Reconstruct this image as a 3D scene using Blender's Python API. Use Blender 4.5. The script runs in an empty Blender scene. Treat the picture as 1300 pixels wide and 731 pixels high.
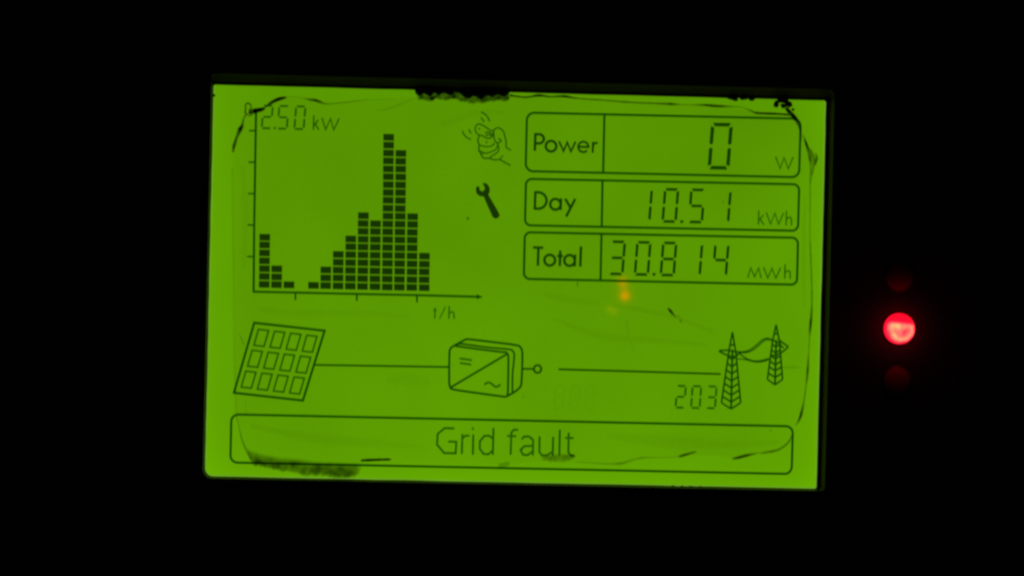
import bpy, bmesh, math, random
from mathutils import Vector, Matrix, noise as mnoise
random.seed(7)
S = bpy.context.scene
COL = S.collection
MM = 0.001

# ------------------------------------------------------------------ camera, world, exposure
cam_d = bpy.data.cameras.new('camera')
cam_d.sensor_width = 36.0
cam_d.lens = 75.059
cam_d.clip_start = 0.01
cam_d.clip_end = 10.0
cam = bpy.data.objects.new('camera', cam_d)
COL.objects.link(cam)
_yaw, _pit, _rol = 2.95749410e-02, -8.44665774e-03, 2.34839327e-02
_fw = Vector((math.sin(_yaw) * math.cos(_pit), math.cos(_yaw) * math.cos(_pit), math.sin(_pit)))
_r = Vector((math.cos(_yaw), -math.sin(_yaw), 0))
_u = _r.cross(_fw)
_r2 = math.cos(_rol) * _r + math.sin(_rol) * _u
_u2 = -math.sin(_rol) * _r + math.cos(_rol) * _u
CAM = Vector((-9.50094573, -299.793802, 2.48604552))
m = Matrix((( _r2.x, _u2.x, -_fw.x, CAM.x * MM), (_r2.y, _u2.y, -_fw.y, CAM.y * MM), (_r2.z, _u2.z, -_fw.z, CAM.z * MM), (0, 0, 0, 1)))
cam.matrix_world = m
S.camera = cam

world = bpy.data.worlds.new('World')
S.world = world
world.use_nodes = True
world.node_tree.nodes['Background'].inputs['Color'].default_value = (0.6, 0.7, 1.0, 1)
world.node_tree.nodes['Background'].inputs['Strength'].default_value = 0.0015     # a dark room

S.view_settings.view_transform = 'Standard'
S.view_settings.look = 'None'
S.view_settings.exposure = 0.0
S.view_settings.gamma = 1.0
S.view_settings.use_curve_mapping = False
S.render.engine = 'CYCLES'
S.cycles.filter_width = 2.6
S.cycles.max_bounces = 6
S.cycles.transparent_max_bounces = 24

# ------------------------------------------------------------------ layout helpers
# readings taken off the flat screen are turned into millimetres on the screen's own plane
W, Hh = 86.0, 54.6703
HM = (0.10982743429714578, 0.002791737010731562, -73.0306288926143, 0.002466674794118005, -0.10978385997638969, 38.46901111316224, -1.0508924240716038e-05, -2.346715947667557e-06)
def P(p):
    x, y = p[0], p[1]
    d = HM[6] * x + HM[7] * y + 1
    return ((HM[0] * x + HM[1] * y + HM[2]) / d, (HM[3] * x + HM[4] * y + HM[5]) / d)
PX = 0.1107
def Z(ox, oy, s, pts):
    return [(ox + a[0] / s, oy + a[1] / s) + tuple(a[2:]) for a in pts]
INK, FILM, DIRT = 0.12, 0.06, 0.18

def link(name, me, mat, parent=None):
    o = bpy.data.objects.new(name, me)
    COL.objects.link(o)
    if mat and not me.materials:
        me.materials.append(mat)
    if parent:
        o.parent = parent
    return o
def root(name, label, cat, group=None, loc=(0, 0, 0)):
    o = bpy.data.objects.new(name, None)
    COL.objects.link(o)
    o.empty_display_size = 0.005
    o.location = loc
    o['label'] = label
    o['category'] = cat
    if group:
        o['group'] = group
    return o
def mesh3(name, verts, faces, mat, parent=None, smooth=False, attr=None):
    """verts in (x, height above the screen, z), millimetres"""
    me = bpy.data.meshes.new(name)
    me.from_pydata([(v[0] * MM, -v[1] * MM, v[2] * MM) for v in verts], [], faces)
    if smooth:
        me.polygons.foreach_set('use_smooth', [True] * len(me.polygons))
    if attr:
        a = me.attributes.new('residue_or_glow', 'FLOAT', 'POINT')
        a.data.foreach_set('value', attr)
    me.update()
    return link(name, me, mat, parent)

def resample(pts, closed=False, n=5):
    """Catmull-Rom through the points, other coordinates carried along"""
    out = []
    N = len(pts)
    for i in range(N if closed else N - 1):
        a = pts[(i - 1) % N] if closed or i > 0 else pts[i]
        b, c = pts[i], pts[(i + 1) % N]
        d = pts[(i + 2) % N] if closed or i + 2 < N else c
        for k in range(n):
            t = k / n
            out.append(tuple(0.5 * (2 * q + (r - p) * t + (2 * p - 5 * q + 4 * r - s) * t * t + (3 * q - p - 3 * r + s) * t ** 3) for p, q, r, s in zip(a, b, c, d)))
    if not closed:
        out.append(tuple(pts[-1]))
    return out

class Flat:
    """collects flat inked shapes; build() links them as one mesh"""
    def __init__(s):
        s.v, s.f = [], []
    def poly(s, pts):
        i = len(s.v)
        s.v += [P(p) for p in pts]
        s.f.append(tuple(range(i, i + len(pts))))
        return s
    def line(s, pts, w, closed=False, cap=0.0):
        q = [Vector(p[:2]) for p in pts]
        n = len(q)
        if not closed and cap:
            q[0] = q[0] + (q[0] - q[1]).normalized() * cap
            q[-1] = q[-1] + (q[-1] - q[-2]).normalized() * cap
        i0 = len(s.v)
        for i in range(n):
            dirs = []
            if closed or i > 0:
                dirs.append((q[i] - q[i - 1]).normalized())
            if closed or i < n - 1:
                dirs.append((q[(i + 1) % n] - q[i]).normalized())
            nn = Vector((0, 0))
            for d in dirs:
                nn += Vector((-d.y, d.x))
            nn = nn.normalized() if nn.length > 1e-6 else Vector((-dirs[0].y, dirs[0].x))
            k = max(0.45, nn.dot(Vector((-dirs[0].y, dirs[0].x))))
            off = nn * (w / 2 / k)
            s.v += [P(q[i] + off), P(q[i] - off)]
        for i in range(n if closed else n - 1):
            j = (i + 1) % n
            s.f.append((i0 + 2 * i, i0 + 2 * i + 1, i0 + 2 * j + 1, i0 + 2 * j))
        return s
    def arc(s, c, rx, ry, a0, a1, w, n=20, closed=False):
        pts = []
        for k in range(n if closed else n + 1):
            a = math.radians(a0 + (a1 - a0) * k / n)
            pts.append((c[0] + rx * math.cos(a), c[1] - ry * math.sin(a)))
        return s.line(pts, w, closed)
    def disc(s, c, rx, ry=None, n=14):
        ry = ry or rx
        return s.poly([(c[0] + rx * math.cos(2 * math.pi * k / n), c[1] + ry * math.sin(2 * math.pi * k / n)) for k in range(n)])
    def build(s, name, mat, parent, h=INK):
        return mesh3(name, [(x, h, z) for x, z in s.v], s.f, mat, parent)

# ------------------------------------------------------------------ materials
def new_mat(name):
    mt = bpy.data.materials.new(name)
    mt.use_nodes = True
    nt = mt.node_tree
    for n in list(nt.nodes):
        nt.nodes.remove(n)
    out = nt.nodes.new('ShaderNodeOutputMaterial')
    return mt, nt, out

def glow_mat(name, col, var=0.06, scale=60.0, fine=0.02, coat=0.0, tilt=0.0, rim=0.0):
    """a backlit layer: it gives off light, a little unevenly; the coat mirrors lamps in the room"""
    mt, nt, out = new_mat(name)
    L = nt.links
    tc = nt.nodes.new('ShaderNodeTexCoord')
    n1 = nt.nodes.new('ShaderNodeTexNoise'); n1.inputs['Scale'].default_value = scale; n1.inputs['Detail'].default_value = 2.0
    n2 = nt.nodes.new('ShaderNodeTexNoise'); n2.inputs['Scale'].default_value = 2600.0; n2.inputs['Detail'].default_value = 2.0
    L.new(tc.outputs['Object'], n1.inputs['Vector']); L.new(tc.outputs['Object'], n2.inputs['Vector'])
    def lin(src, a, b):
        x = nt.nodes.new('ShaderNodeMath'); x.operation = 'MULTIPLY_ADD'
        L.new(src, x.inputs[0]); x.inputs[1].default_value = a; x.inputs[2].default_value = b
        return x.outputs[0]
    def add(a, b):
        x = nt.nodes.new('ShaderNodeMath'); x.operation = 'ADD'
        L.new(a, x.inputs[0]); L.new(b, x.inputs[1]); return x.outputs[0]
    f = add(lin(n1.outputs['Fac'], var * 4, 1 - var * 2), lin(n2.outputs['Fac'], fine * 4, -fine * 2))
    if tilt:
        sp = nt.nodes.new('ShaderNodeSeparateXYZ'); L.new(tc.outputs['Object'], sp.inputs[0])
        f = add(f, lin(sp.outputs['Z'], -tilt / 0.027, 0.0))
    if rim:                             # an edge-lit light guide is brighter close to its edges
        ab = []
        for ax, half in (('X', W / 2), ('Z', Hh / 2)):
            x = nt.nodes.new('ShaderNodeMath'); x.operation = 'ABSOLUTE' if ax == 'X' else 'MULTIPLY'; x.inputs[1].default_value = -1.0; L.new(sp.outputs[ax], x.inputs[0])
            e_ = nt.nodes.new('ShaderNodeMath'); e_.operation = 'MULTIPLY_ADD'; L.new(x.outputs[0], e_.inputs[0]); e_.inputs[1].default_value = 1 / 0.0026; e_.inputs[2].default_value = -half * MM / 0.0026
            p_ = nt.nodes.new('ShaderNodeMath'); p_.operation = 'EXPONENT'; L.new(e_.outputs[0], p_.inputs[0])
            ab.append(p_.outputs[0])
        f = add(f, lin(add(ab[0], ab[1]), rim, 0.0))
    em = nt.nodes.new('ShaderNodeEmission'); em.inputs['Color'].default_value = (*col, 1)
    L.new(f, em.inputs['Strength'])
    if coat:
        g = nt.nodes.new('ShaderNodeBsdfGlossy'); g.inputs['Color'].default_value = (coat, coat, coat, 1); g.inputs['Roughness'].default_value = 0.042
        ad = nt.nodes.new('ShaderNodeAddShader'); L.new(em.outputs[0], ad.inputs[0]); L.new(g.outputs[0], ad.inputs[1])
        L.new(ad.outputs[0], out.inputs['Surface'])
    else:
        L.new(em.outputs[0], out.inputs['Surface'])
    return mt

def plastic(name, col, rough=0.5, bump=0.0, scale=3000.0, spec=0.5):
    mt, nt, out = new_mat(name)
    b = nt.nodes.new('ShaderNodeBsdfPrincipled')
    b.inputs['Roughness'].default_value = rough
    b.inputs['Specular IOR Level'].default_value = spec
    tc = nt.nodes.new('ShaderNodeTexCoord')
    n = nt.nodes.new('ShaderNodeTexNoise'); n.inputs['Scale'].default_value = scale; n.inputs['Detail'].default_value = 3
    nt.links.new(tc.outputs['Object'], n.inputs['Vector'])
    cr = nt.nodes.new('ShaderNodeValToRGB')
    cr.color_ramp.elements[0].color = (*[c * 0.7 for c in col], 1); cr.color_ramp.elements[1].color = (*[min(1, c * 1.3) for c in col], 1)
    nt.links.new(n.outputs['Fac'], cr.inputs[0]); nt.links.new(cr.outputs[0], b.inputs['Base Color'])
    if bump:
        bp = nt.nodes.new('ShaderNodeBump'); bp.inputs['Strength'].default_value = bump; bp.inputs['Distance'].default_value = 0.00005
        nt.links.new(n.outputs['Fac'], bp.inputs['Height']); nt.links.new(bp.outputs[0], b.inputs['Normal'])
    nt.links.new(b.outputs[0], out.inputs['Surface'])
    return mt

def dirt_mat(name, col, rag=0.5):
    """dried residue: as dense as its own mesh says, broken up by grain"""
    mt, nt, out = new_mat(name)
    L = nt.links
    at = nt.nodes.new('ShaderNodeAttribute'); at.attribute_name = 'residue_or_glow'
    tc = nt.nodes.new('ShaderNodeTexCoord')
    n = nt.nodes.new('ShaderNodeTexNoise'); n.inputs['Scale'].default_value = 900.0; n.inputs['Detail'].default_value = 4
    L.new(tc.outputs['Object'], n.inputs['Vector'])
    a = nt.nodes.new('ShaderNodeMath'); a.operation = 'MULTIPLY_ADD'; a.inputs[1].default_value = rag * 2; a.inputs[2].default_value = 1 - rag
    L.new(n.outputs['Fac'], a.inputs[0])
    b = nt.nodes.new('ShaderNodeMath'); b.operation = 'MULTIPLY'; b.use_clamp = True
    L.new(a.outputs[0], b.inputs[0]); L.new(at.outputs['Fac'], b.inputs[1])
    tr = nt.nodes.new('ShaderNodeBsdfTransparent')
    df = nt.nodes.new('ShaderNodeBsdfDiffuse'); df.inputs['Color'].default_value = (*col, 1)
    mx = nt.nodes.new('ShaderNodeMixShader')
    L.new(b.outputs[0], mx.inputs[0]); L.new(tr.outputs[0], mx.inputs[1]); L.new(df.outputs[0], mx.inputs[2])
    L.new(mx.outputs[0], out.inputs['Surface'])
    return mt

M_back = glow_mat('backlight_green', (0.1060, 0.327, 0.0004), 0.03, 70, 0.02, coat=0.04, tilt=0.05, rim=0.15)
M_film = glow_mat('liquid_crystal_green', (0.1015, 0.309, 0.0004), 0.075, 45, 0.02, coat=0.04, tilt=0.06, rim=0.15)
M_edge = glow_mat('painted_edge_light_green', (0.150, 0.370, 0.025), 0.08, 200, 0.03)  # glow painted for the light caught along the window edge
M_bar = glow_mat('ink_bar', (0.0080, 0.034, 0.0006), 0.12, 300, 0.05)
M_line = glow_mat('ink_line', (0.0050, 0.060, 0.0004), 0.10, 150, 0.05)
M_digit = glow_mat('ink_digit', (0.0060, 0.045, 0.0004), 0.08, 200, 0.05)
M_thin = glow_mat('ink_thin', (0.012, 0.078, 0.0004), 0.08, 200, 0.05)
M_lcd = glow_mat('ink_thin_segment', (0.014, 0.092, 0.0004), 0.10, 200, 0.05)
M_msg = glow_mat('ink_message', (0.015, 0.094, 0.0004), 0.15, 400, 0.05)
M_faint = glow_mat('ink_faint', (0.020, 0.110, 0.0004), 0.08, 200, 0.05)
M_ghost = glow_mat('ink_unlit_segment', (0.0990, 0.3005, 0.0004), 0.03, 200, 0.02)
M_panel = plastic('black_panel_plastic', (0.085, 0.082, 0.085), 0.6, 0.5)
M_bezel = plastic('window_edge_plastic', (0.11, 0.040, 0.026), 0.6, 0.5)
M_lump = plastic('black_residue', (0.06, 0.055, 0.04), 0.6, 0.6, 1500)
M_dirt = dirt_mat('dried_residue', (0.006, 0.010, 0.003), 0.45)
M_smear = dirt_mat('smeared_residue', (0.03, 0.05, 0.006), 0.75)
M_redlens = plastic('dark_red_lens', (0.75, 0.05, 0.10), 0.5, 0.0, 2000, 0.3)

_p = [n for n in M_redlens.node_tree.nodes if n.type == 'BSDF_PRINCIPLED'][0]     # translucent resin: light entering one side spreads through it
_p.inputs['Subsurface Weight'].default_value = 1.0
_p.inputs['Subsurface Radius'].default_value = (1.0, 0.25, 0.3)
_p.inputs['Subsurface Scale'].default_value = 0.004

# ------------------------------------------------------------------ housing
housing = root('inverter_housing', 'black plastic housing front around the lit green screen', 'housing')

def loop(offs, rad, n=8, seg=26, wob=0.0):
    """rounded rectangle, offsets (left, right, bottom, top) beyond the lit area, one radius per corner TL TR BR BL"""
    l, r, b, t = offs
    xs, xe, zs, ze = -W / 2 - l, W / 2 + r, -Hh / 2 - b, Hh / 2 + t
    cs = [((xs, ze), 90, rad[0], (1, -1)), ((xe, ze), 0, rad[1], (-1, -1)), ((xe, zs), -90, rad[2], (-1, 1)), ((xs, zs), -180, rad[3], (1, 1))]
    cor = []
    for (cx, cz), a0, rr, (sx, sz) in cs:
        ox, oz = cx + sx * rr, cz + sz * rr
        a_start = a0 + 90
        cor.append([(ox + rr * math.cos(math.radians(a_start - 90 * k / n)), oz + rr * math.sin(math.radians(a_start - 90 * k / n))) for k in range(n + 1)])
    out = []
    rng = random.Random(3)
    for i in range(4):
        out += cor[i]
        a, bb = cor[i][-1], cor[(i + 1) % 4][0]
        for k in range(1, seg):
            t_ = k / seg
            w1 = (rng.random() - 0.5) * wob
            px, pz = a[0] + (bb[0] - a[0]) * t_, a[1] + (bb[1] - a[1]) * t_
            if i in (0, 2): pz += w1
            else: px += w1
            out.append((px, pz))
    return out
FRONT = 1.5
inner = loop((0, 0, 0, 0), (0.25, 0.35, 0.3, 1.15), wob=0.05)
outer = loop((0.16, 0.95, 0.16, 1.5), (0.6, 0.9, 0.6, 1.3))
nL = len(inner)
# front panel: a plate with the window cut through it
ox0, ox1, oz0, oz1 = -150.0, 170.0, -95.0, 95.0
def rim_pt(x, z):
    """the plate's outer edge, in the direction of a window point"""
    k = min((ox1 if x > 0 else -ox0) / max(abs(x), 1e-6), oz1 / max(abs(z), 1e-6))
    return (x * k, z * k)
v, f = [], []
ring_o = [rim_pt(x, z) for x, z in outer]
for h in (FRONT, -3.0):
    v += [(x, h, z) for x, z in outer]
    v += [(x, h, z) for x, z in ring_o]
for i in range(nL):
    j = (i + 1) % nL
    f.append((i, j, nL + j, nL + i))
    f.append((2 * nL + j, 2 * nL + i, 3 * nL + i, 3 * nL + j))
    f.append((nL + i, nL + j, 3 * nL + j, 3 * nL + i))
    f.append((j, i, 2 * nL + i, 2 * nL + j))
mesh3('front_panel', v, f, M_panel, housing)
# window edge: four sloped strips from the plate down to the screen
nq = nL // 4
for q in range(4):
    idx = [(q * nq + 4 + k) % nL for k in range(nq + 1)]
    v, f = [], []
    for k in idx:
        ix, iz = inner[k]; qx, qz = outer[k]
        ex, ez = qx - ix, qz - iz
        lg = (0.22, 0.52, 0.5, 0.5)[q]
        if k in (idx[0], idx[-1]): lg = 0.4
        v += [(ix, 0.06, iz), (ix + ex * 0.04, 0.30, iz + ez * 0.04), (ix + ex * lg, 0.32, iz + ez * lg), (ix + ex * (lg + 0.6 * (1 - lg)), FRONT - 0.5, iz + ez * (lg + 0.6 * (1 - lg))), (qx, FRONT - 0.003, qz)]
    for k in range(nq):
        for c in range(4):
            f.append((5 * k + c, 5 * k + 5 + c, 5 * k + 6 + c, 5 * k + 1 + c))
    mesh3('window_edge', v, f, M_bezel, housing, smooth=False)

# ------------------------------------------------------------------ the display
lcd = root('lcd_display', 'lit green monochrome screen showing a bar chart and a grid fault message', 'display')
bk = loop((1.0, 1.0, 1.0, 1.0), (1, 1, 1, 1))
nb = len(bk)
v = [(x, 0.0, z) for x, z in bk] + [(x, -2.5, z) for x, z in bk]
f = [tuple(range(nb)), tuple(range(2 * nb - 1, nb - 1, -1))] + [(i, nb + i, nb + (i + 1) % nb, (i + 1) % nb) for i in range(nb)]
mesh3('backlight', v, f, M_back, lcd)
# added paler glowing strip: light scattered along the left, lower and right edges
e0 = loop((0.03, 0.03, 0.03, 0.03), (0.25, 0.35, 0.3, 1.15)); e1 = loop((-0.13, -0.16, -0.16, -0.02), (0.2, 0.3, 0.3, 1.0))
v = [(x, 0.05, z) for x, z in e0] + [(x, 0.05, z) for x, z in e1]
f = [(i, (i + 1) % nL, nL + (i + 1) % nL, nL + i) for i in range(nL) if i >= nq]
mesh3('painted_edge_light', v, f, M_edge, lcd)
# the film that carries the print, its outline crept and torn
film = [(296.5, 193), (299, 181), (304, 167), (311, 149), (322, 141), (340, 135), (352, 127), (366, 124.2), (385, 125.5), (402, 128.5), (418, 132), (440, 130.5), (480, 127.5), (525, 124), (600, 126), (660, 124.5),
        (720, 126.5), (800, 130.5), (860, 132.5), (920, 135), (960, 143), (1000, 145), (1012, 153), (1018, 167), (1023, 183), (1027, 205), (1028.5, 240), (1028.5, 300), (1030, 350), (1030, 390), (1028, 417), (1025, 470),
        (1020, 508), (1012, 537), (1005, 552), (996, 566), (975, 573), (935, 580), (900, 577), (862, 578.5), (825, 580), (795, 585), (765, 588), (700, 585), (640, 588.5), (560, 587), (495, 584), (462, 587), (440, 601), (395, 598), (350, 591), (322, 586),
        (311, 566), (304, 546), (298, 520), (296.5, 470), (297, 400), (295.5, 330), (294.5, 250)]
fp = resample(film, True, 4)
mesh3('liquid_crystal_film', [(P(p)[0], FILM, P(p)[1]) for p in fp], [tuple(range(len(fp)))], M_film, lcd)

# --- bar chart
SL = 0.0195
def slope(x): return (x - 329) * SL
ch = Flat()
ch.line([(325.6, 143), (324.9, 180), (323.9, 235), (322.9, 290), (322.0, 371.3)], 2.9)
ch.line([(320.9, 370.3), (440, 372.9), (529, 374.6), (607, 376.6)], 2.8)
ch.poly([(605, 373.4), (613.2, 376.9), (605, 379.6)])
for x0, x1, y in ((316.6, 324.2, 166.4), (315.8, 323.4, 206.3), (315.2, 322.8, 246.2), (314.6, 322.0, 285.9), (314.0, 321.4, 325.9)):
    ch.line([(x0, y), (x1, y + 0.1)], 2.1)
for x, y0, y1 in ((375.0, 372.6, 381.0), (453.0, 374.4, 382.0), (529.3, 375.8, 383.8)):
    ch.line([(x + 0.1, y0), (x - 0.1, y1)], 2.3)
chart = ch.build('bar_chart', M_line, lcd)
seg_protos = None
for c, n in enumerate((7, 3, 1, 0, 1, 3, 5, 7, 10, 9, 20, 18, 10, 5)):
    for r in range(n):
        x0 = 329.1 + 15.6 * c + 0.0125 * 9.97 * r
        yb = 365.3 + slope(x0) - 9.97 * r
        jx, jy = random.uniform(-0.15, 0.15), random.uniform(-0.15, 0.15)
        corners = [(x0 - 0.4 + jx, yb + jy), (x0 + 13.2 + jx, yb + 12.5 * SL + jy), (x0 + 13.3 + jx, yb + 12.5 * SL - 8.5 + jy), (x0 - 0.3 + jx, yb - 8.5 + jy)]
        if seg_protos is None:
            org = P(corners[0])
            sg = mesh3('chart_segment', [(P(q)[0] - org[0], INK, P(q)[1] - org[1]) for q in corners], [(0, 1, 2, 3)], M_bar, chart)
            seg_protos = sg
        else:
            sg = seg_protos.copy(); COL.objects.link(sg); sg.parent = chart
        o_ = P(corners[0])
        sg.location = (o_[0] * MM, 0, o_[1] * MM)

# --- seven-segment figures
SEG = {'0': 'abcdef', '1': 'bc', '2': 'abged', '3': 'abgcd', '4': 'fgbc', '5': 'afgcd', '8': 'abcdefg'}
def digit(chx, bl, w, h, t, mat, parent, slant=0.082, name='digit'):
    F = Flat()
    def Q(u, vv):                       # u across, vv up, both in picture units of the figure
        return (bl[0] + u + slant * vv, bl[1] + u * SL - vv)
    g, ht, b = t * 0.30, t / 2, t * 0.32
    for s_ in SEG[chx]:
        if s_ in 'adg':
            vv = {'a': h, 'd': 0, 'g': h / 2}[s_]
            if s_ == 'a': F.poly([Q(g * .3, vv + ht), Q(w - g * .3, vv + ht), Q(w - g - t * 0.25, vv - ht), Q(g + t * 0.25, vv - ht)])
            elif s_ == 'd': F.poly([Q(g * .3, vv - ht), Q(w - g * .3, vv - ht), Q(w - g - t * 0.25, vv + ht), Q(g + t * 0.25, vv + ht)])
            else: F.poly([Q(g, vv), Q(g + b, vv + ht), Q(w - g - b, vv + ht), Q(w - g, vv), Q(w - g - b, vv - ht), Q(g + b, vv - ht)])
        else:
            u = w if s_ in 'bc' else 0
            sg_ = 1 if s_ in 'bc' else -1
            lo, hi = (h / 2 + g * 1.3, h - g * 1.6) if s_ in 'bf' else (g * 1.6, h / 2 - g * 1.3)
            if s_ in 'bf': F.poly([Q(u - sg_ * ht, lo + b), Q(u, lo), Q(u + sg_ * ht, lo + b), Q(u + sg_ * ht, hi), Q(u - sg_ * ht, hi - t * 0.35)])
            else: F.poly([Q(u - sg_ * ht, hi - b), Q(u, hi), Q(u + sg_ * ht, hi - b), Q(u + sg_ * ht, lo), Q(u - sg_ * ht, lo + t * 0.35)])
    return F.build(name, mat, parent)
def point(c, w, h, mat, parent):
    x, y = c
    return Flat().poly([(x - w / 2, y + h / 2), (x + w / 2, y + h / 2), (x + w / 2 + 0.3, y - h / 2), (x - w / 2 + 0.3, y - h / 2)]).build('decimal_point', mat, parent)

for c_, bl in (('2', (332.8, 163.2)), ('5', (352.9, 163.7)), ('0', (374.2, 164.2))):
    digit(c_, bl, 11.7, 28.5, 2.6, M_lcd, chart)
point((349.2, 163.1), 3.0, 2.6, M_lcd, chart)

def glyph(strokes, w, mat, parent, name='letter'):
    F = Flat()
    for s_ in strokes:
        if s_[0] == 'l': F.line(s_[1], w)
        elif s_[0] == 'c': F.line(resample(s_[1], False, 5), w)
        elif s_[0] == 'a': F.arc(s_[1], s_[2], s_[3], s_[4], s_[5], w)
        elif s_[0] == 'o': F.arc(s_[1], s_[2], s_[3], 0, 360, w, 24, True)
        elif s_[0] == 'd': F.disc(s_[1], s_[2])
    return F.build(name, mat, parent)

# scale unit kW and axis caption t/h
glyph([('l', [(398.9, 146.8), (398.4, 165.2)]), ('l', [(398.7, 160.2), (404.6, 152.6)]), ('l', [(400.6, 157.6), (405.2, 165.4)])], 1.9, M_thin, chart)
glyph([('l', [(409.3, 150.2), (413.8, 165.0), (420.2, 151.2), (424.2, 165.4), (431.0, 150.9)])], 1.9, M_thin, chart)
glyph([('l', [(552.3, 390.5), (551.8, 404.5)]), ('l', [(549.8, 393.6), (554.3, 393.8)])], 1.9, M_faint, chart)
glyph([('l', [(557.6, 404.8), (565.4, 389.2)])], 1.5, M_faint, chart, 'slash')
glyph([('l', [(570.2, 388.2), (569.7, 404.6)]), ('c', [(570.0, 398.2), (573.0, 395.8), (575.8, 397.2), (576.3, 404.8)])], 1.9, M_faint, chart)

# --- readouts
def rbox(tl, tr, br, bl, r):
    pts = []
    q = [Vector(tl), Vector(tr), Vector(br), Vector(bl)]
    for i in range(4):
        c, p_, n_ = q[i], q[i - 1], q[(i + 1) % 4]
        a, b = (p_ - c).normalized(), (n_ - c).normalized()
        ctr = c + a * r + b * r
        for k in range(8):
            t_ = math.radians(90 * k / 7)
            pts.append(tuple(ctr - b * r * math.cos(t_) - a * r * math.sin(t_)))
    return pts
def readout(name, quad, r, div=None, w=2.9):
    F = Flat().line(rbox(*quad, r), w, True)
    if div:
        F.line(div, w)
    return F.build(name, M_line, lcd)
LW = 3.3
pw = readout('power_readout', ((669.4, 143.3), (1016.7, 150.8), (1014.5, 224.9), (667.5, 217.4)), 9.5, [(767.6, 146.6), (765.9, 218.6)])
glyph([('l', [(680.0, 169.2), (679.2, 191.6)]), ('l', [(680, 170.6), (684.5, 170.7)]), ('a', (684.5, 176.5), 6.2, 5.8, 90, -90), ('l', [(684.5, 182.3), (679.6, 182.2)])], LW, M_digit, pw)
glyph([('o', (699.8, 185.8), 6.7, 6.7)], LW, M_digit, pw)
glyph([('l', [(709.8, 179.4), (715.7, 192.0), (720.4, 181.0), (725.0, 192.4), (731.0, 180.0)])], 2.6, M_digit, pw)
glyph([('a', (740.8, 186.7), 6.5, 6.6, 0, 318), ('l', [(735.0, 186.5), (748.4, 186.9)])], 2.7, M_digit, pw)
glyph([('l', [(753.2, 180.2), (752.5, 194.2)]), ('c', [(753.0, 186.5), (754.4, 182.6), (759.2, 181.4)])], 2.8, M_digit, pw)
digit('0', (900.6, 212.7), 23.4, 54.6, 4.6, M_digit, pw)
glyph([('l', [(984.6, 198.6), (990.6, 213.8), (995.4, 200.2), (1000.8, 214.0), (1007.0, 199.4)])], 1.9, M_faint, pw, 'unit_letter')

dy = readout('day_readout', ((668.0, 227.2), (1014.7, 233.9), (1013.0, 292.7), (666.5, 286.0)), 7.5, [(765.0, 230.4), (764.0, 286.6)])
glyph([('l', [(679.8, 243.6), (679.0, 265.3)]), ('l', [(678.6, 244.2), (683.6, 244.1)]), ('a', (683.2, 254.6), 10.8, 10.4, 90, -90), ('l', [(683.4, 265.0), (677.6, 264.8)])], LW, M_digit, dy)
glyph([('o', (705.2, 259.4), 6.6, 6.8), ('l', [(712.3, 251.8), (711.8, 266.6)])], LW, M_digit, dy)
glyph([('l', [(717.6, 252.2), (724.2, 263.4)]), ('l', [(730.4, 252.4), (718.8, 275.0)])], LW, M_digit, dy)
for c_, bl in (('1', (808.0, 280.3)), ('0', (841.3, 280.9)), ('5', (874.6, 281.5)), ('1', (907.9, 282.1))):
    digit(c_, bl, 16.3, 40.6, 3.4, M_digit, dy)
point((865.4, 281.2), 4.0, 3.4, M_digit, dy)
glyph([('l', [(963.4, 267.0), (962.8, 285.2)]), ('l', [(963.1, 280.2), (969.2, 272.4)]), ('l', [(964.9, 277.9), (970.0, 285.4)])], 1.9, M_faint, dy, 'unit_letter')
glyph([('l', [(972.8, 269.4), (978.2, 284.2), (983.8, 270.4), (988.4, 284.6), (994.6, 270.2)])], 1.9, M_faint, dy, 'unit_letter')
glyph([('l', [(998.5, 267.4), (997.9, 286.0)]), ('c', [(998.3, 279.0), (1001.2, 275.6), (1004.4, 277.2), (1004.8, 286.2)])], 1.9, M_faint, dy, 'unit_letter')

tt = readout('total_readout', ((666.3, 294.8), (1013.1, 301.6), (1011.6, 361.0), (665.0, 353.8)), 7.5, [(763.6, 298.0), (762.3, 354.4)])
glyph([('l', [(676.6, 314.1), (689.8, 314.4)]), ('l', [(683.5, 314.4), (682.8, 337.2)])], LW, M_digit, tt)
glyph([('o', (697.9, 330.1), 6.8, 6.8)], LW, M_digit, tt)
glyph([('l', [(711.3, 318.0), (710.6, 337.6)]), ('l', [(707.4, 324.8), (714.8, 325.0)])], LW, M_digit, tt)
glyph([('o', (723.0, 330.5), 6.7, 6.8), ('l', [(730.1, 323.0), (729.5, 338.0)])], LW, M_digit, tt)
glyph([('l', [(737.6, 312.6), (736.6, 338.4)])], LW, M_digit, tt)
for c_, bl in (('3', (773.6, 347.3)), ('0', (806.0, 348.0)), ('8', (838.8, 348.7)), ('1', (871.7, 349.4)), ('4', (905.0, 350.0))):
    digit(c_, bl, 16.3, 40.6, 3.4, M_digit, tt)
point((830.0, 348.0), 4.0, 3.4, M_digit, tt)
glyph([('l', [(949.2, 352.4), (953.0, 339.6), (957.8, 351.0), (963.0, 339.8), (966.2, 352.8)])], 1.9, M_faint, tt, 'unit_letter')
glyph([('l', [(969.2, 338.8), (974.6, 352.4), (980.0, 340.2), (984.8, 352.8), (991.0, 339.4)])], 1.9, M_faint, tt, 'unit_letter')
glyph([('l', [(996.6, 335.2), (996.0, 353.4)]), ('c', [(996.4, 346.6), (999.2, 343.4), (1002.6, 344.8), (1003.0, 353.6)])], 1.9, M_faint, tt, 'unit_letter')

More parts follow.
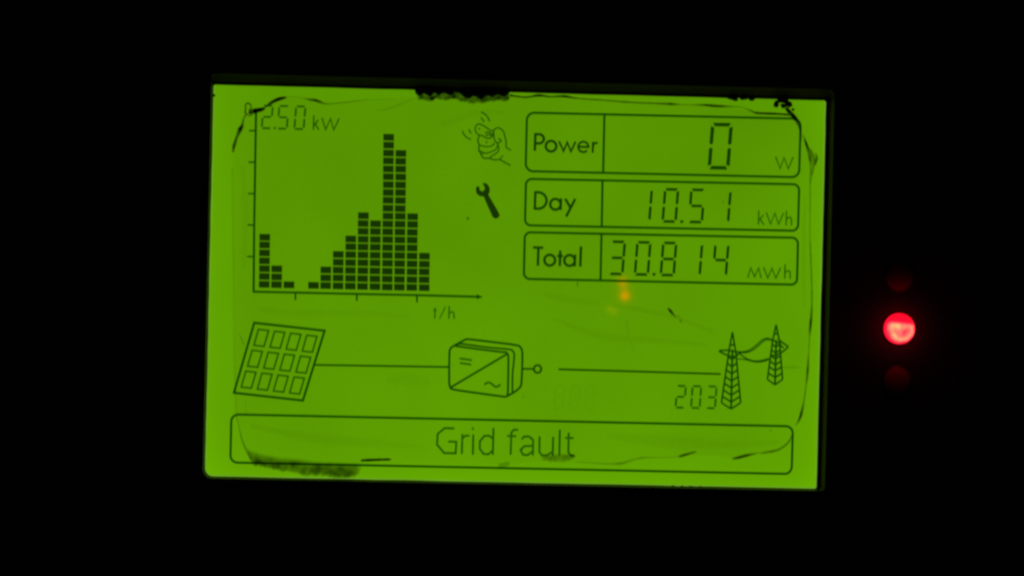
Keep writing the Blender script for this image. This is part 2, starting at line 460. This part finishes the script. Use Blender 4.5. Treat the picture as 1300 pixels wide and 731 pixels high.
# --- message box
mb = readout('message_box', ((293.5, 525.8), (1006.2, 540.4), (1004.4, 600.8), (292.0, 586.8)), 9.0)
T = 2.7
glyph([('l', [(576.4, 543.4), (564.2, 543.0), (555.2, 550.4), (554.4, 564.0), (563.4, 574.6), (578.0, 574.9), (578.8, 560.4), (568.6, 560.0)])], T, M_msg, mb)
glyph([('l', [(586.6, 550.6), (585.8, 576.0)]), ('l', [(586.4, 556.0), (590.4, 552.6), (595.6, 552.6)])], T, M_msg, mb)
glyph([('l', [(600.4, 551.0), (599.8, 576.6)]), ('d', (600.0, 543.8), 1.6)], T, M_msg, mb)
glyph([('l', [(626.0, 542.8), (625.2, 577.0)]), ('l', [(625.6, 556.2), (620.4, 552.6), (614.6, 552.8), (608.9, 559.4), (608.6, 569.2), (613.4, 575.6), (619.4, 576.2), (625.2, 571.4)])], T, M_msg, mb)
glyph([('l', [(657.4, 545.2), (652.0, 545.0), (648.7, 548.6), (647.8, 576.8)]), ('l', [(643.2, 552.8), (655.0, 553.2)])], T, M_msg, mb)
glyph([('l', [(661.6, 557.0), (665.2, 553.6), (671.2, 553.6), (676.4, 558.0), (676.0, 577.6)]), ('l', [(676.0, 565.4), (665.0, 565.8), (660.4, 570.6), (663.4, 576.6), (669.4, 577.2), (675.8, 572.4)])], T, M_msg, mb)
glyph([('l', [(684.6, 553.4), (684.2, 573.0), (687.6, 577.4), (694.0, 577.4), (701.2, 572.6)]), ('l', [(701.8, 553.8), (701.2, 578.0)])], T, M_msg, mb)
glyph([('l', [(710.3, 544.8), (709.6, 577.4)])], T, M_msg, mb)
glyph([('l', [(721.6, 548.6), (721.0, 573.8), (724.2, 577.4), (729.0, 577.4)]), ('l', [(717.0, 555.2), (727.8, 555.6)])], T, M_msg, mb)

# --- energy flow pictures
F = Flat()
F.line([(322.7, 409.8), (412.0, 419.7), (384.2, 508.2), (296.8, 498.4)], 3.0, True)
solar = F.build('solar_panel_symbol', M_line, lcd)
cell0 = None
for r in range(3):
    for c in range(4):
        x, y = 328.1 + 20.45 * c - 8.1 * r, 418.0 + 2.45 * c + 26.5 * r
        if cell0 is None:
            F = Flat().line([(x, y), (x + 12.9, y + 1.6), (x + 6.9, y + 21.6), (x - 5.9, y + 20.2)], 2.3, True)
            o0 = P((x, y))
            cell0 = mesh3('solar_cell', [(a[0] - o0[0], INK, a[1] - o0[1]) for a in F.v], F.f, M_lcd, solar)
            sc_ = cell0
        else:
            sc_ = cell0.copy(); COL.objects.link(sc_); sc_.parent = solar
        o_ = P((x, y))
        sc_.location = (o_[0] * MM, 0, o_[1] * MM)
Flat().line([(398.8, 463.0), (569.0, 465.6)], 2.4).build('supply_line', M_line, lcd)
F = Flat()
F.line(resample([(641.6, 503.4), (606, 498.6), (575.5, 494.0), (571.2, 490.2), (570.0, 484.0), (570.3, 450.0), (571.6, 442.6), (576.0, 438.6)], False, 4), 2.7)
F.line(resample([(576.0, 438.6), (608, 443.0), (636.0, 446.4), (641.8, 446.9), (644.6, 450.0), (645.2, 456.0), (644.8, 480), (644.2, 499.5), (641.6, 503.4)], False, 4), 2.6)
F.line(resample([(576.0, 438.6), (584.0, 434.4), (590.5, 431.0), (596.0, 430.5), (624, 433.8), (655.0, 437.8), (660.6, 441.0), (662.8, 447.0), (662.6, 467), (661.6, 486.0), (659.4, 491.6), (653, 497.0), (641.6, 503.4)], False, 4), 2.7)
F.line(resample([(580.0, 437.2), (586, 436.2), (616, 440.4), (645.0, 443.0), (650.4, 445.0), (652.6, 450.0), (651.6, 463), (650.4, 475), (650.2, 498.0)], False, 4), 2.4)
F.line([(572.6, 491.0), (643.6, 449.0)], 2.6)
inv = F.build('inverter_symbol', M_line, lcd)
Flat().line([(583.2, 454.6), (599.0, 457.0)], 2.2).line([(583.6, 460.4), (598.2, 462.6)], 2.2).build('direct_current_sign', M_thin, inv)
Flat().line(resample([(614.6, 488.0), (618.4, 485.4), (622.4, 485.8), (628.0, 490.2), (631.2, 490.4), (635.2, 487.6)], False, 4), 2.4).build('alternating_current_sign', M_thin, inv)
F = Flat().line([(662.4, 467.8), (677.4, 468.0)], 2.4)
F.arc((682.2, 468.0), 4.7, 4.9, 0, 360, 2.7, 20, True)
F.build('open_contact', M_line, lcd)
Flat().line([(708.6, 468.4), (770, 470.0), (914.6, 474.2)], 2.5).build('grid_line', M_line, lcd)

def pylon(ax, ay, arm_y, arm_hw, base_y, base_hw, tip_y, cx_base, braces, arms):
    F = Flat()
    def leg(y, s_):
        if y <= arm_y: t_ = (y - ay) / (arm_y - ay); return (ax + s_ * arm_hw * t_ - 0.2 * t_, y)
        t_ = (y - arm_y) / (base_y - arm_y)
        cx_ = ax - 0.2 + (cx_base - ax + 0.2) * t_
        return (cx_ + s_ * (arm_hw + (base_hw - arm_hw) * t_), y)
    for s_ in (-1, 1):
        F.line([leg(ay, s_), leg(arm_y, s_), leg(base_y, s_)], 2.3)
        F.line([leg(base_y, s_), (cx_base, tip_y)], 2.2)
        for yb, dr in braces:
            sp = ax + (cx_base - ax) * (yb - ay) / (tip_y - ay)
            F.line([leg(yb - dr, s_), (sp, yb)], 2.3)
    F.line([(ax, arm_y - 3), (cx_base, tip_y)], 2.6)
    for a in arms:
        F.line(a, 2.3)
    return F.build('pylon_symbol', M_line, lcd)
pylon(929.6, 421.0, 446.0, 4.4, 510.6, 12.2, 518.4, 927.7, ((438, 2), (456, 4.0), (465, 4.6), (474, 5.0), (483, 5.4), (492, 6.0), (501, 6.6), (509.6, 7.0)),
      ([(912.4, 444.6), (924.0, 444.0), (934.0, 446.2), (940.0, 446.4)], [(912.4, 445.4), (919.0, 448.6), (926.0, 451.6), (933.6, 452.0), (939.6, 447.0)]))
pylon(985.1, 411.6, 434.0, 4.6, 481.0, 9.6, 487.8, 983.5, ((424, 2), (440, 3.4), (447.4, 3.8), (455, 4.0), (462.4, 4.4), (470, 4.8), (478.4, 5.2)),
      ([(977.6, 430.4), (985.0, 433.0), (991.6, 436.4)], [(987.2, 429.4), (993.2, 434.4), (1000.6, 439.6)], [(1000.6, 439.6), (994.0, 445.4), (985.6, 450.6), (979.0, 450.4)], [(989.0, 437), (994.6, 441.0)]))
F = Flat()
F.line(resample([(938.0, 446.0), (945.0, 445.8), (952.0, 443.4), (959.0, 438.4), (966.0, 432.2), (972.0, 429.0), (979.0, 429.6)], False, 4), 1.7)
F.line(resample([(938.0, 447.0), (946.0, 447.2), (954.0, 444.8), (961.0, 439.8), (968.0, 433.4), (973.0, 430.6), (978.0, 431.6)], False, 4), 1.5)
F.line(resample([(938.0, 447.0), (943.0, 451.8), (949.0, 455.4), (957.0, 457.6), (966.0, 457.2), (976.0, 454.4)], False, 4), 1.8)
F.line(resample([(933.6, 455.0), (941.0, 455.2), (949.0, 456.6), (958.0, 458.9), (967.0, 458.6), (976.4, 455.8)], False, 4), 1.5)
F.build('overhead_cable', M_line, lcd)
vt = Flat()
for i, bl in enumerate(((857.3, 516.7), (876.9, 517.0), (896.4, 517.3))):
    digit('203'[i], bl, 10.9, 27.4, 2.6, M_lcd, lcd, 0.075)
for bl in ((703.0, 517.6), (722.4, 518.0), (741.8, 518.4)):
    digit('8', bl, 11.0, 29.0, 2.6, M_ghost, lcd, 0.075, 'unlit_digit')

# --- warning hand and wrench
def hz(pts): return resample(Z(580, 135, 9.137, pts), False, 4)
F = Flat()
for pts, w in (([(215, 265), (225, 230), (255, 208), (300, 222), (350, 252), (400, 287), (430, 278), (470, 252), (510, 262), (545, 300), (560, 350), (575, 420), (576, 478), (630, 512)], 1.8),
               ([(215, 265), (230, 310), (265, 337), (310, 348), (350, 372), (385, 372), (415, 350), (432, 290)], 1.8),
               ([(265, 337), (246, 400), (260, 448), (258, 510), (285, 560), (312, 602), (380, 606), (440, 622), (500, 620), (545, 645), (625, 688)], 1.9),
               ([(260, 448), (310, 466), (360, 470), (410, 460), (440, 430)], 1.7),
               ([(262, 515), (330, 545), (400, 530), (455, 500), (475, 455)], 1.7),
               ([(380, 606), (395, 585), (440, 560), (485, 520), (488, 470), (470, 430)], 1.7),
               ([(432, 290), (432, 345), (445, 405), (470, 425), (505, 415), (515, 395), (480, 375)], 1.8),
               ([(330, 320), (360, 300), (400, 318), (410, 340)], 1.8), ([(340, 345), (370, 330), (400, 345)], 1.8), ([(345, 405), (350, 435)], 1.4),
               ([(258, 252), (266, 275)], 1.6), ([(500, 620), (520, 590), (542, 572)], 1.5), ([(275, 560), (315, 548)], 1.4)):
    F.line(hz(pts), w)
hand = F.build('knocking_hand_symbol', M_thin, lcd)
for pts in ([(285, 68), (330, 95), (365, 135), (385, 178)], [(282, 132), (300, 155), (322, 185)], [(70, 285), (85, 330), (120, 365), (168, 390)], [(142, 268), (155, 297), (172, 318)]):
    Flat().line(hz(pts), 1.8).build('motion_stroke', M_thin, hand)
wr = Z(580, 220, 9.137, [(312, 272), (345, 350), (382, 432), (415, 505), (438, 526), (478, 520), (500, 490), (484, 450), (440, 375), (400, 305), (366, 250), (384, 212), (382, 168), (358, 128), (325, 110), (298, 124), (318, 150), (328, 180), (300, 214), (268, 196), (262, 158), (236, 150), (220, 185), (230, 235), (262, 264)])
Flat().poly(wr).build('wrench_symbol', M_bar, lcd)

# ------------------------------------------------------------------ residue, cracks and crumbs on the screen
def streak(pts, name='crack', mat=None, n=4, h=DIRT, parent=lcd):
    """pts: x, y, width, density; darkest along the middle"""
    q = resample(pts, False, n)
    v, f, a = [], [], []
    for i, p in enumerate(q):
        t_ = Vector(q[min(i + 1, len(q) - 1)][:2]) - Vector(q[max(i - 1, 0)][:2])
        t_ = t_.normalized() if t_.length > 1e-6 else Vector((1, 0))
        nn = Vector((-t_.y, t_.x))
        w = max(0.3, p[2]) * (1 + random.uniform(-0.12, 0.12)) * 0.80
        for k, dd in ((-1, 0), (-0.35, 1), (0.35, 1), (1, 0)):
            X, Y = P((p[0] + nn.x * w * k, p[1] + nn.y * w * k))
            v.append((X, h, Y)); a.append(max(0, p[3]) * dd)
    for i in range(len(q) - 1):
        for k in range(3):
            f.append((4 * i + k, 4 * i + k + 1, 4 * i + 5 + k, 4 * i + 4 + k))
    return mesh3(name, v, f, mat or M_dirt, parent, attr=a)
def band(up, lo, dens, name, mat, n=5, h=DIRT):
    """a smear between two edges; dens lists the density across it from the upper edge to the lower one"""
    def even(pts):
        q = resample(pts, False, 6)
        return [q[round(i * (len(q) - 1) / (NB - 1))] for i in range(NB)]
    NB = max(len(up), len(lo)) * n
    a_, b_ = even(up), even(lo)
    v, f, at = [], [], []
    K = len(dens)
    N = len(a_)
    for i in range(N):
        e = min(1.0, min(i, N - 1 - i) / 4.0)
        rg = random.uniform(-1.1, 1.1)
        for k in range(K):
            t_ = k / (K - 1)
            X, Y = P((a_[i][0] + (b_[i][0] - a_[i][0]) * t_, a_[i][1] + (b_[i][1] - a_[i][1]) * t_ + rg * t_))
            v.append((X, h, Y)); at.append(dens[k] * e)
    for i in range(N - 1):
        for k in range(K - 1):
            f.append((K * i + k, K * i + k + 1, K * (i + 1) + k + 1, K * (i + 1) + k))
    return mesh3(name, v, f, mat, lcd, attr=at)
def lump(c, rx, ry, hgt, name='crumb', ang=0.0, seed=0, parent=lcd):
    """a hard crumb of residue with an uneven outline and a real height"""
    rng = random.Random(seed)
    n = 14
    x0, z0 = P(c)
    v, f = [], []
    rad = [1 + rng.uniform(-0.28, 0.28) for _ in range(n)]
    for ring, (k, hh) in enumerate(((1.0, 0.05), (0.8, 0.7), (0.4, 1.0))):
        for i in range(n):
            t_ = 2 * math.pi * i / n
            ux, uz = math.cos(t_) * rx * rad[i] * k * PX, math.sin(t_) * ry * rad[i] * k * PX
            v.append((x0 + ux * math.cos(ang) - uz * math.sin(ang), 0.04 + hgt * hh * (1 + rng.uniform(-0.2, 0.2)), z0 + ux * math.sin(ang) + uz * math.cos(ang)))
    for r_ in range(2):
        for i in range(n):
            j = (i + 1) % n
            f.append((r_ * n + i, r_ * n + j, r_ * n + n + j, r_ * n + n + i))
    f.append(tuple(range(2 * n, 3 * n)))
    return mesh3(name, v, f, M_lump, parent)

streak([(296.2, 194, 2, .6), (297.6, 186, 3.4, .95), (301.5, 174, 3.2, .9), (305.6, 164.5, 5.0, .95), (308.0, 160, 3.5, .8), (309.4, 153, 2.0, .65), (312, 147.5, 2.0, .6), (315.5, 145, 2.2, .7)])
streak([(316.2, 144.2, 2.5, .9), (320, 142.6, 4.5, 1.3), (327, 140.8, 5.0, 1.4), (334, 139.2, 4.0, 1.2), (338, 136.2, 2.0, .7), (342.5, 132.8, 3.0, .9), (349, 128.8, 3.8, 1.1), (356, 126, 4.0, 1.2), (364, 124.3, 2.4, .9)])
streak([(364, 124.2, 1.4, .35), (374, 123.6, 1.2, .3), (385, 125.0, 1.4, .35), (393, 127, 2.6, .65), (401, 127.9, 3.2, .85), (408, 130.4, 2.8, .75), (416, 132.6, 1.6, .4), (432, 131.2, 1.2, .3), (446, 129.0, 1.2, .28), (470, 127.4, 1.2, .2), (500, 126.4, 1.2, .15)])
streak([(313.6, 146.4, 2.0, .7), (311.8, 142.6, 2.0, .75), (312.8, 138.2, 1.8, .7), (312.0, 134.6, 1.8, .75), (314.8, 131.8, 2.0, .8), (318.0, 133.0, 2.0, .8), (319.6, 136.4, 1.8, .75), (318.0, 139.6, 1.8, .7), (316.0, 141.0, 1.6, .6)])
streak([(316.4, 139.4, 1.6, .6), (319.4, 141.4, 2.0, .8), (321.0, 144.4, 2.0, .8), (318.8, 147.0, 1.8, .7), (315.6, 147.6, 1.6, .6)])
streak([(648, 121.6, 2.6, .95), (668, 123.8, 2.0, .8), (684, 121.6, 2.8, .95), (700, 123.2, 2.2, .8), (716, 122.6, 3.0, .95), (735, 125.4, 1.9, .7), (765, 127.4, 1.9, .7), (800, 130.2, 2.0, .68), (830, 131.4, 2.0, .62), (852, 132.3, 2.8, .8), (866, 133, 1.4, .4), (884, 133.4, 1.8, .5), (897, 133.6, 2.8, .85), (910, 134.8, 3.2, .95), (924, 135.2, 2.0, .6), (940, 136, 1.4, .4), (952, 140, 1.8, .6), (960, 143.4, 2.6, .9), (975, 144.2, 2.8, 1.0), (990, 144.8, 2.4, .9), (1004, 146, 2.6, .9)])
streak([(998, 137, 4.0, 1.2), (1003, 143, 4.5, 1.2), (1009, 149.5, 4.5, 1.1), (1014, 158, 3.4, .9), (1016.6, 168, 2.2, .6), (1017.2, 180, 1.2, .3)])
streak([(1019.6, 171, 1.2, .35), (1022.4, 179, 2.2, .8), (1025, 187, 3.0, .95), (1027.4, 195, 3.4, .9), (1029, 205, 3.6, .75)])
band([(1024.6, 184), (1027.5, 187), (1031, 190), (1034, 196), (1037.2, 200.5), (1035.4, 207), (1033.4, 216), (1030.4, 227), (1029, 240)], [(1023.5, 186), (1024.5, 192), (1025.8, 198), (1026.6, 204), (1027.2, 211), (1027.6, 217), (1027.2, 225), (1027.4, 232), (1027.8, 242)], (0.1, .65, .5, .35, .55, 0.1), 'smear', M_smear)
streak([(1034.8, 194, 1.4, .3), (1037, 199, 2.4, .8), (1036, 204, 3.0, .9), (1034, 210, 2.2, .6)])
streak([(1028.6, 236, 1.8, .45), (1028.4, 262, 1.6, .35), (1028.2, 300, 1.5, .32), (1028.8, 318, 2.0, .55), (1029.6, 340, 1.8, .5), (1030.4, 365, 1.8, .55), (1030.2, 392, 2.2, .6), (1028.4, 414, 3.2, .9), (1027.4, 428, 1.6, .45), (1026.0, 452, 1.8, .5), (1024.6, 474, 2.8, .8), (1022.8, 490, 1.8, .5), (1020.2, 508, 1.9, .5), (1016.8, 524, 3.2, .85), (1013.6, 533, 2.4, .7), (1009.8, 539, 1.6, .4)])
streak([(1005, 551, 1.8, .5), (1001.5, 559, 2.2, .55), (995, 565.6, 2.2, .55), (986, 570.6, 2.6, .65), (975, 573, 2.6, .7), (964, 574.6, 1.6, .35)])
streak([(929, 581.6, 2.2, .7), (938, 579.8, 3.4, .9), (948, 577.2, 3.0, .85), (957, 575.2, 2.0, .6), (964, 573.8, 1.2, .3)])
streak([(861, 579, 2.4, .7), (868, 577, 3.2, .9), (876, 574.6, 2.6, .8), (883.4, 572.6, 1.6, .5)])
streak([(730, 585.6, 1.4, .2), (765, 588, 2.0, .3), (788, 587.6, 2.6, .45), (800, 584, 2.2, .4), (815, 580.4, 2.0, .38), (828, 580.2, 1.6, .3), (845, 580, 1.4, .25), (862, 578.8, 1.6, .3)])
streak([(457.6, 584.2, 2.2, .8), (463, 583.8, 2.9, 1.1), (478, 583.2, 2.9, 1.1), (491, 582.8, 2.7, 1.0), (496.4, 582.8, 1.6, .6)])
streak([(847.6, 390.6, 1.8, .7), (851, 394.6, 3.4, 1.0), (854.6, 399, 2.4, .65), (858.6, 403, 1.6, .45)], 'scratch')
streak([(860.4, 399.6, 1.8, .45), (861.8, 402.4, 1.8, .4)], 'scratch')
streak([(862.6, 405.2, 2.0, .5), (866, 409.4, 1.8, .4)], 'scratch')
streak([(733.2, 356.8, 1.4, .4), (732.8, 363.4, 1.8, .55)], 'scratch')
streak([(303.2, 422.6, 1.2, .15), (306.6, 430.4, 1.6, .32), (310, 438, 1.4, .25)], 'scratch')
streak([(299.6, 528, 1.6, .3), (303, 541, 1.8, .3), (306, 555, 1.8, .4), (310.4, 567, 2.2, .5), (316, 578, 2.6, .5)])
streak([(295.4, 214, 2.4, .12), (295.6, 260, 2.0, .08), (296.5, 330, 2.0, .1), (297, 400, 2.0, .08), (298, 470, 2.0, .1), (300, 527, 1.8, .12)])
streak([(311.6, 508, 1.8, .1), (311.8, 528, 1.8, .14)], 'scratch')
streak([(992, 465.4, 3.0, .12), (1006, 465.6, 3.4, .16), (1018, 466, 2.0, .08)], 'scratch')
streak([(977.4, 545.4, 1.8, .6), (978.6, 546.0, 1.8, .6)], 'speck', n=2)
streak([(592.6, 277.2, 3.0, .6), (595.6, 277.6, 3.0, .6)], 'speck', n=2)
streak([(917.4, 254.4, 2.2, .35), (918.2, 257.4, 2.2, .35)], 'speck', n=2)
streak([(663.2, 502.4, 2.4, .22), (665.6, 503.6, 2.4, .22)], 'speck', n=2)
streak([(574.0, 463.0, 1.8, .35), (575.4, 463.4, 1.8, .35)], 'speck', n=2)
# faint creases and blotches in the film; some streaks right of centre paint a reflection
for pts in ([(478, 141.5, 1.6, .12), (492, 139, 1.8, .22), (508, 133, 1.6, .2), (526, 126, 1.4, .15)], [(410, 132.6, 1.6, .3), (438, 131, 1.8, .3), (468, 126.6, 1.6, .22)],
            [(776, 386, 3, .05), (820, 394, 5, .08), (862, 404, 4, .06), (905, 421, 5, .07)], [(700, 402, 4, .05), (760, 425, 8, .06), (840, 432, 7, .07), (900, 437, 4, .05)],  # swirl reflection painted as faint dark streaks
            [(690, 372, 5, .05), (720, 380, 8, .06), (760, 384, 5, .04)], [(795, 405, 4, .06), (799, 430, 5, .05), (806, 448, 3, .04)],
            [(330, 392, 6, .05), (380, 398, 9, .06), (450, 396, 8, .05), (520, 402, 5, .04)], [(490, 484, 6, .03), (515, 480, 14, .05), (545, 486, 8, .03)],
            [(308, 210, 5, .05), (312, 270, 7, .06), (310, 340, 5, .05)], [(318, 540, 5, .08), (400, 556, 12, .07), (480, 562, 10, .06), (540, 568, 5, .04)],
            [(770, 552, 8, .05), (850, 560, 14, .08), (930, 563, 10, .06), (990, 560, 4, .05)], [(560, 160, 8, .05), (600, 145, 8, .06), (640, 143, 5, .05)],
            [(1022, 250, 4, .06), (1020, 320, 5, .07), (1021, 390, 4, .05)]):
    streak(pts, 'crease_or_reflection')
# smear over the message box's lower edge
band([(310, 564), (319, 571), (334, 575), (352, 578.5), (376, 581), (402, 584), (430, 585.6), (448, 586), (461, 587.6)], [(315, 581), (322, 591), (336, 593.4), (352, 598), (368, 600), (386, 604), (408, 605), (432, 608), (456, 604)], (0.0, .34, .58, .64, .68, .72, 0.62, 0.0), 'smear', M_smear)
band([(420, 590), (430, 591), (440, 591.4), (450, 592), (458, 593)], [(424, 603), (432, 606.6), (440, 607), (449, 605.6), (456, 601)], (0, .25, .35, .35, 0), 'smear', M_smear, h=DIRT + 0.01)
# blot under the last letters of the message
band([(684, 578), (694, 577.4), (704, 575.4), (714, 575), (724, 576), (731, 579)], [(687, 583), (695, 585), (705, 586.6), (714, 586.8), (723, 584.6), (731, 580)], (0, .5, .55, .5, .4, 0), 'smear', M_smear)
band([(722, 573.5), (726, 576), (731, 577.5)], [(720, 577), (725, 580), (731, 579.5)], (0, .7, 0), 'smear', M_smear, h=DIRT + 0.01)
band([(630, 587), (636, 586), (642, 585), (649, 585)], [(632, 594), (638, 594), (644, 592), (648, 590)], (0, .35, .35, .3, 0), 'smear', M_smear)
# the black clot hanging over the upper edge
pts = resample([(526.5, 113), (528.0, 119), (533, 122.6), (538, 119.4), (543, 121.6), (547, 123.4), (552, 118.2), (557, 121.8), (563, 118.4), (569, 120.6), (574, 121.6), (578.5, 116.4), (583, 117.4), (588, 122.6), (596, 125.6), (602, 122.4), (609, 126.2), (614, 125.4), (619, 121.6), (626, 124.2), (632, 119.6), (637, 122.4), (642, 123.0), (646.5, 118.6), (648.5, 113)], False, 4)
v, f = [], []
for p in pts:
    X, Y = P(p)
    Xt, Yt = P((p[0], 109.0 + 0.02 * (p[0] - 527)))
    v += [(X, 0.05, Y), (X, 0.25 + random.uniform(-.06, .06), Y + 0.08), (X, 0.42 + random.uniform(-.15, .15), Y + 0.35 + random.uniform(-.12, .12)), (Xt, 0.36 + random.uniform(-.12, .12), Yt + random.uniform(-.1, .15))]
for i in range(len(pts) - 1):
    for k in range(3):
        f.append((4 * i + k, 4 * i + k + 1, 4 * i + 5 + k, 4 * i + 4 + k))
mesh3('black_clot', v, f, M_lump, lcd)
band([(528, 112), (540, 113), (560, 113.5), (580, 113.5), (600, 114), (620, 115), (640, 115), (648, 115)], [(529.5, 127.6), (538, 128.0), (546, 130.4), (556, 127.2), (566, 128.4), (578, 127.6), (590, 131.4), (602, 132.8), (614, 131.8), (630, 129.8), (641, 130.2), (649, 127.6)][::1], (.8, .95, .85, .7, .85, .8, 0), 'clot_edge', M_smear)
for i, (c, rx, ry, hh, an) in enumerate((((931, 123.6), 8.5, 4.2, .45, 0), ((946, 123.8), 6.5, 3.8, .4, 0.1), ((955, 125.4), 4.2, 3.0, .3, 0), ((985.6, 132.6), 4.0, 4.6, .35, 0.3), ((990, 127.4), 3.0, 3.4, .3, 0), ((997, 127.8), 6.0, 4.4, .45, -.3), ((1002, 132.8), 4.6, 4.4, .4, .4), ((995, 134.6), 4.6, 3.0, .3, 0), ((1007, 139), 2.2, 1.8, .2, 0), ((271.6, 122), 2.4, 2.0, .3, 0))):
    lump(c, rx, ry, hh, 'crumb', an, 10 + i)
for i, (x, w_) in enumerate(((855, 5), (866, 3.5), (878, 6), (889, 3), (899, 5))):
    lump((x, 617.0 + (x - 855) * 0.02), w_, 1.5, .25, 'crumb', 0.0, 40 + i)

# ------------------------------------------------------------------ indicator lights
def led(px, label, lit):
    cx, cz = P(px)
    # the lamp stands on the panel's face, a little nearer than the screen
    cx = cx + (CAM.x - cx) * (FRONT / 300.0); cz = cz + (CAM.z - cz) * (FRONT / 300.0)
    t = root('indicator_light', label, 'indicator light', 'status lights beside the screen', (cx * MM, -FRONT * MM, cz * MM))
    R = 2.18 if lit else 1.95
    n, rings = 40, 14
    DH = 2.6 if lit else 0.4
    v, f, a = [], [], []
    prof = [(R * math.sin(k / rings * math.pi / 2), DH * math.cos(k / rings * math.pi / 2) + 0.12) for k in range(1, rings + 1)] + [(R, 0.0)]
    v.append((0, DH + 0.12, 0))
    for r_, h_ in prof:
        v += [(r_ * math.cos(2 * math.pi * i / n), h_, r_ * math.sin(2 * math.pi * i / n)) for i in range(n)]
    for i in range(n):
        f.append((0, 1 + i, 1 + (i + 1) % n))
        for k in range(len(prof) - 1):
            f.append((1 + k * n + i, 1 + (k + 1) * n + i, 1 + (k + 1) * n + (i + 1) % n, 1 + k * n + (i + 1) % n))
    if lit:
        def G(x, z, cx_, cz_, sx, sz, s_): return s_ * math.exp(-((x - cx_) / sx) ** 2 - ((z - cz_) / sz) ** 2)
        for x, _h, z in v:
            x, z = x / R, z / R
            rr = math.hypot(x, z)
            top = 1 / (1 + math.exp((z - 0.36 + 0.12 * x) / 0.055))          # the crimson cap of the chip's mount
            hgt = 0.34 + G(x, z, -0.35, 0.20, 0.45, 0.20, .55) + G(x, z, 0.35, 0.22, 0.30, 0.12, .35)
            ang = math.atan2(z, x)
            hgt += 0.55 * math.exp(-((rr - 0.66) / 0.13) ** 2) * (0.5 + 0.5 * math.cos(ang + 1.25)) + G(x, z, -.45, -.15, .35, .4, .25)
            hgt -= G(x, z, 0.12, -0.20, 0.28, 0.17, .10)
            hgt += 0.26 * (mnoise.noise(Vector((x * 4.2 + 3.1, z * 4.2, 0.7))) + 0.6 * mnoise.noise(Vector((x * 9.0, z * 9.0, 4.0))))
            hgt *= top
            hgt = hgt * (1 - max(0, (rr - 0.72) / 0.28) ** 1.2) if rr > 0.72 else hgt
            a.append(min(1, max(0.0, hgt)))
        lens = mesh3('lens', v, f, M_lit, t, True, a)
    else:
        lens = mesh3('lens', v, f, M_redlens, t, True)
    # collar in which the lens sits
    pr = [(R + 0.02, 0.02), (R + 0.02, 0.16), (R + 0.10, 0.20), (R + 0.20, 0.14), (R + 0.24, 0.0)]
    v, f = [], []
    for r_, h_ in pr:
        v += [(r_ * math.cos(2 * math.pi * i / n), h_, r_ * math.sin(2 * math.pi * i / n)) for i in range(n)]
    for k in range(len(pr) - 1):
        for i in range(n):
            f.append((k * n + i, (k + 1) * n + i, (k + 1) * n + (i + 1) % n, k * n + (i + 1) % n))
    mesh3('collar', v, f, M_bezel, t, True)
    return t
M_lit, nt, out = new_mat('lit_red_lens')
at = nt.nodes.new('ShaderNodeAttribute'); at.attribute_name = 'residue_or_glow'  # on the lens this holds the lamp's glow pattern, painted per vertex
cr = nt.nodes.new('ShaderNodeValToRGB')
E = cr.color_ramp.elements
E[0].position = 0.0; E[0].color = (1.3, 0.004, 0.026, 1)
E[1].position = 1.0; E[1].color = (2.9, 0.52, 0.20, 1)
e = E.new(0.12); e.color = (1.2, 0.012, 0.058, 1)
e = E.new(0.35); e.color = (1.7, 0.13, 0.13, 1)
e = E.new(0.65); e.color = (2.4, 0.27, 0.16, 1)
nt.links.new(at.outputs['Fac'], cr.inputs[0])
em = nt.nodes.new('ShaderNodeEmission'); em.inputs['Strength'].default_value = 1.05
nt.links.new(cr.outputs[0], em.inputs['Color']); nt.links.new(em.outputs[0], out.inputs['Surface'])
led((1142.2, 350.8), 'unlit dark red indicator light directly above the glowing one', False)
led((1141.2, 416.6), 'glowing bright red indicator light between two unlit ones', True)
led((1138.8, 483.0), 'unlit dark red indicator light directly below the glowing one', False)

# ------------------------------------------------------------------ the small orange lamps in the room that the screen's gloss mirrors
def mirrored_lamp(px, rad, power, t=1.05, col=(1.0, 0.02, 0.0)):
    X, Zz = P(px)
    s_ = Vector((X, 0, Zz)); mc = Vector((CAM.x, -CAM.y, CAM.z))
    L = s_ + (s_ - mc) * t
    d = bpy.data.lights.new('orange_lamp', 'POINT')
    d.shadow_soft_size = rad * MM
    d.energy = power
    d.color = col
    o = bpy.data.objects.new('orange_lamp', d)
    COL.objects.link(o)
    o.location = L * MM
mirrored_lamp((793.2, 375.4), 1.05, 1.1e-3)
mirrored_lamp((790.4, 358.0), 1.2, 7.0e-4)
mirrored_lamp((792.2, 367.0), 0.7, 1.8e-4)
mirrored_lamp((772.4, 391.6), 0.45, 0.6e-4, col=(1.0, 0.5, 0.0))
mirrored_lamp((776.4, 393.4), 0.45, 0.6e-4, col=(1.0, 0.5, 0.0))
mirrored_lamp((781.0, 395.4), 0.45, 0.6e-4, col=(1.0, 0.5, 0.0))
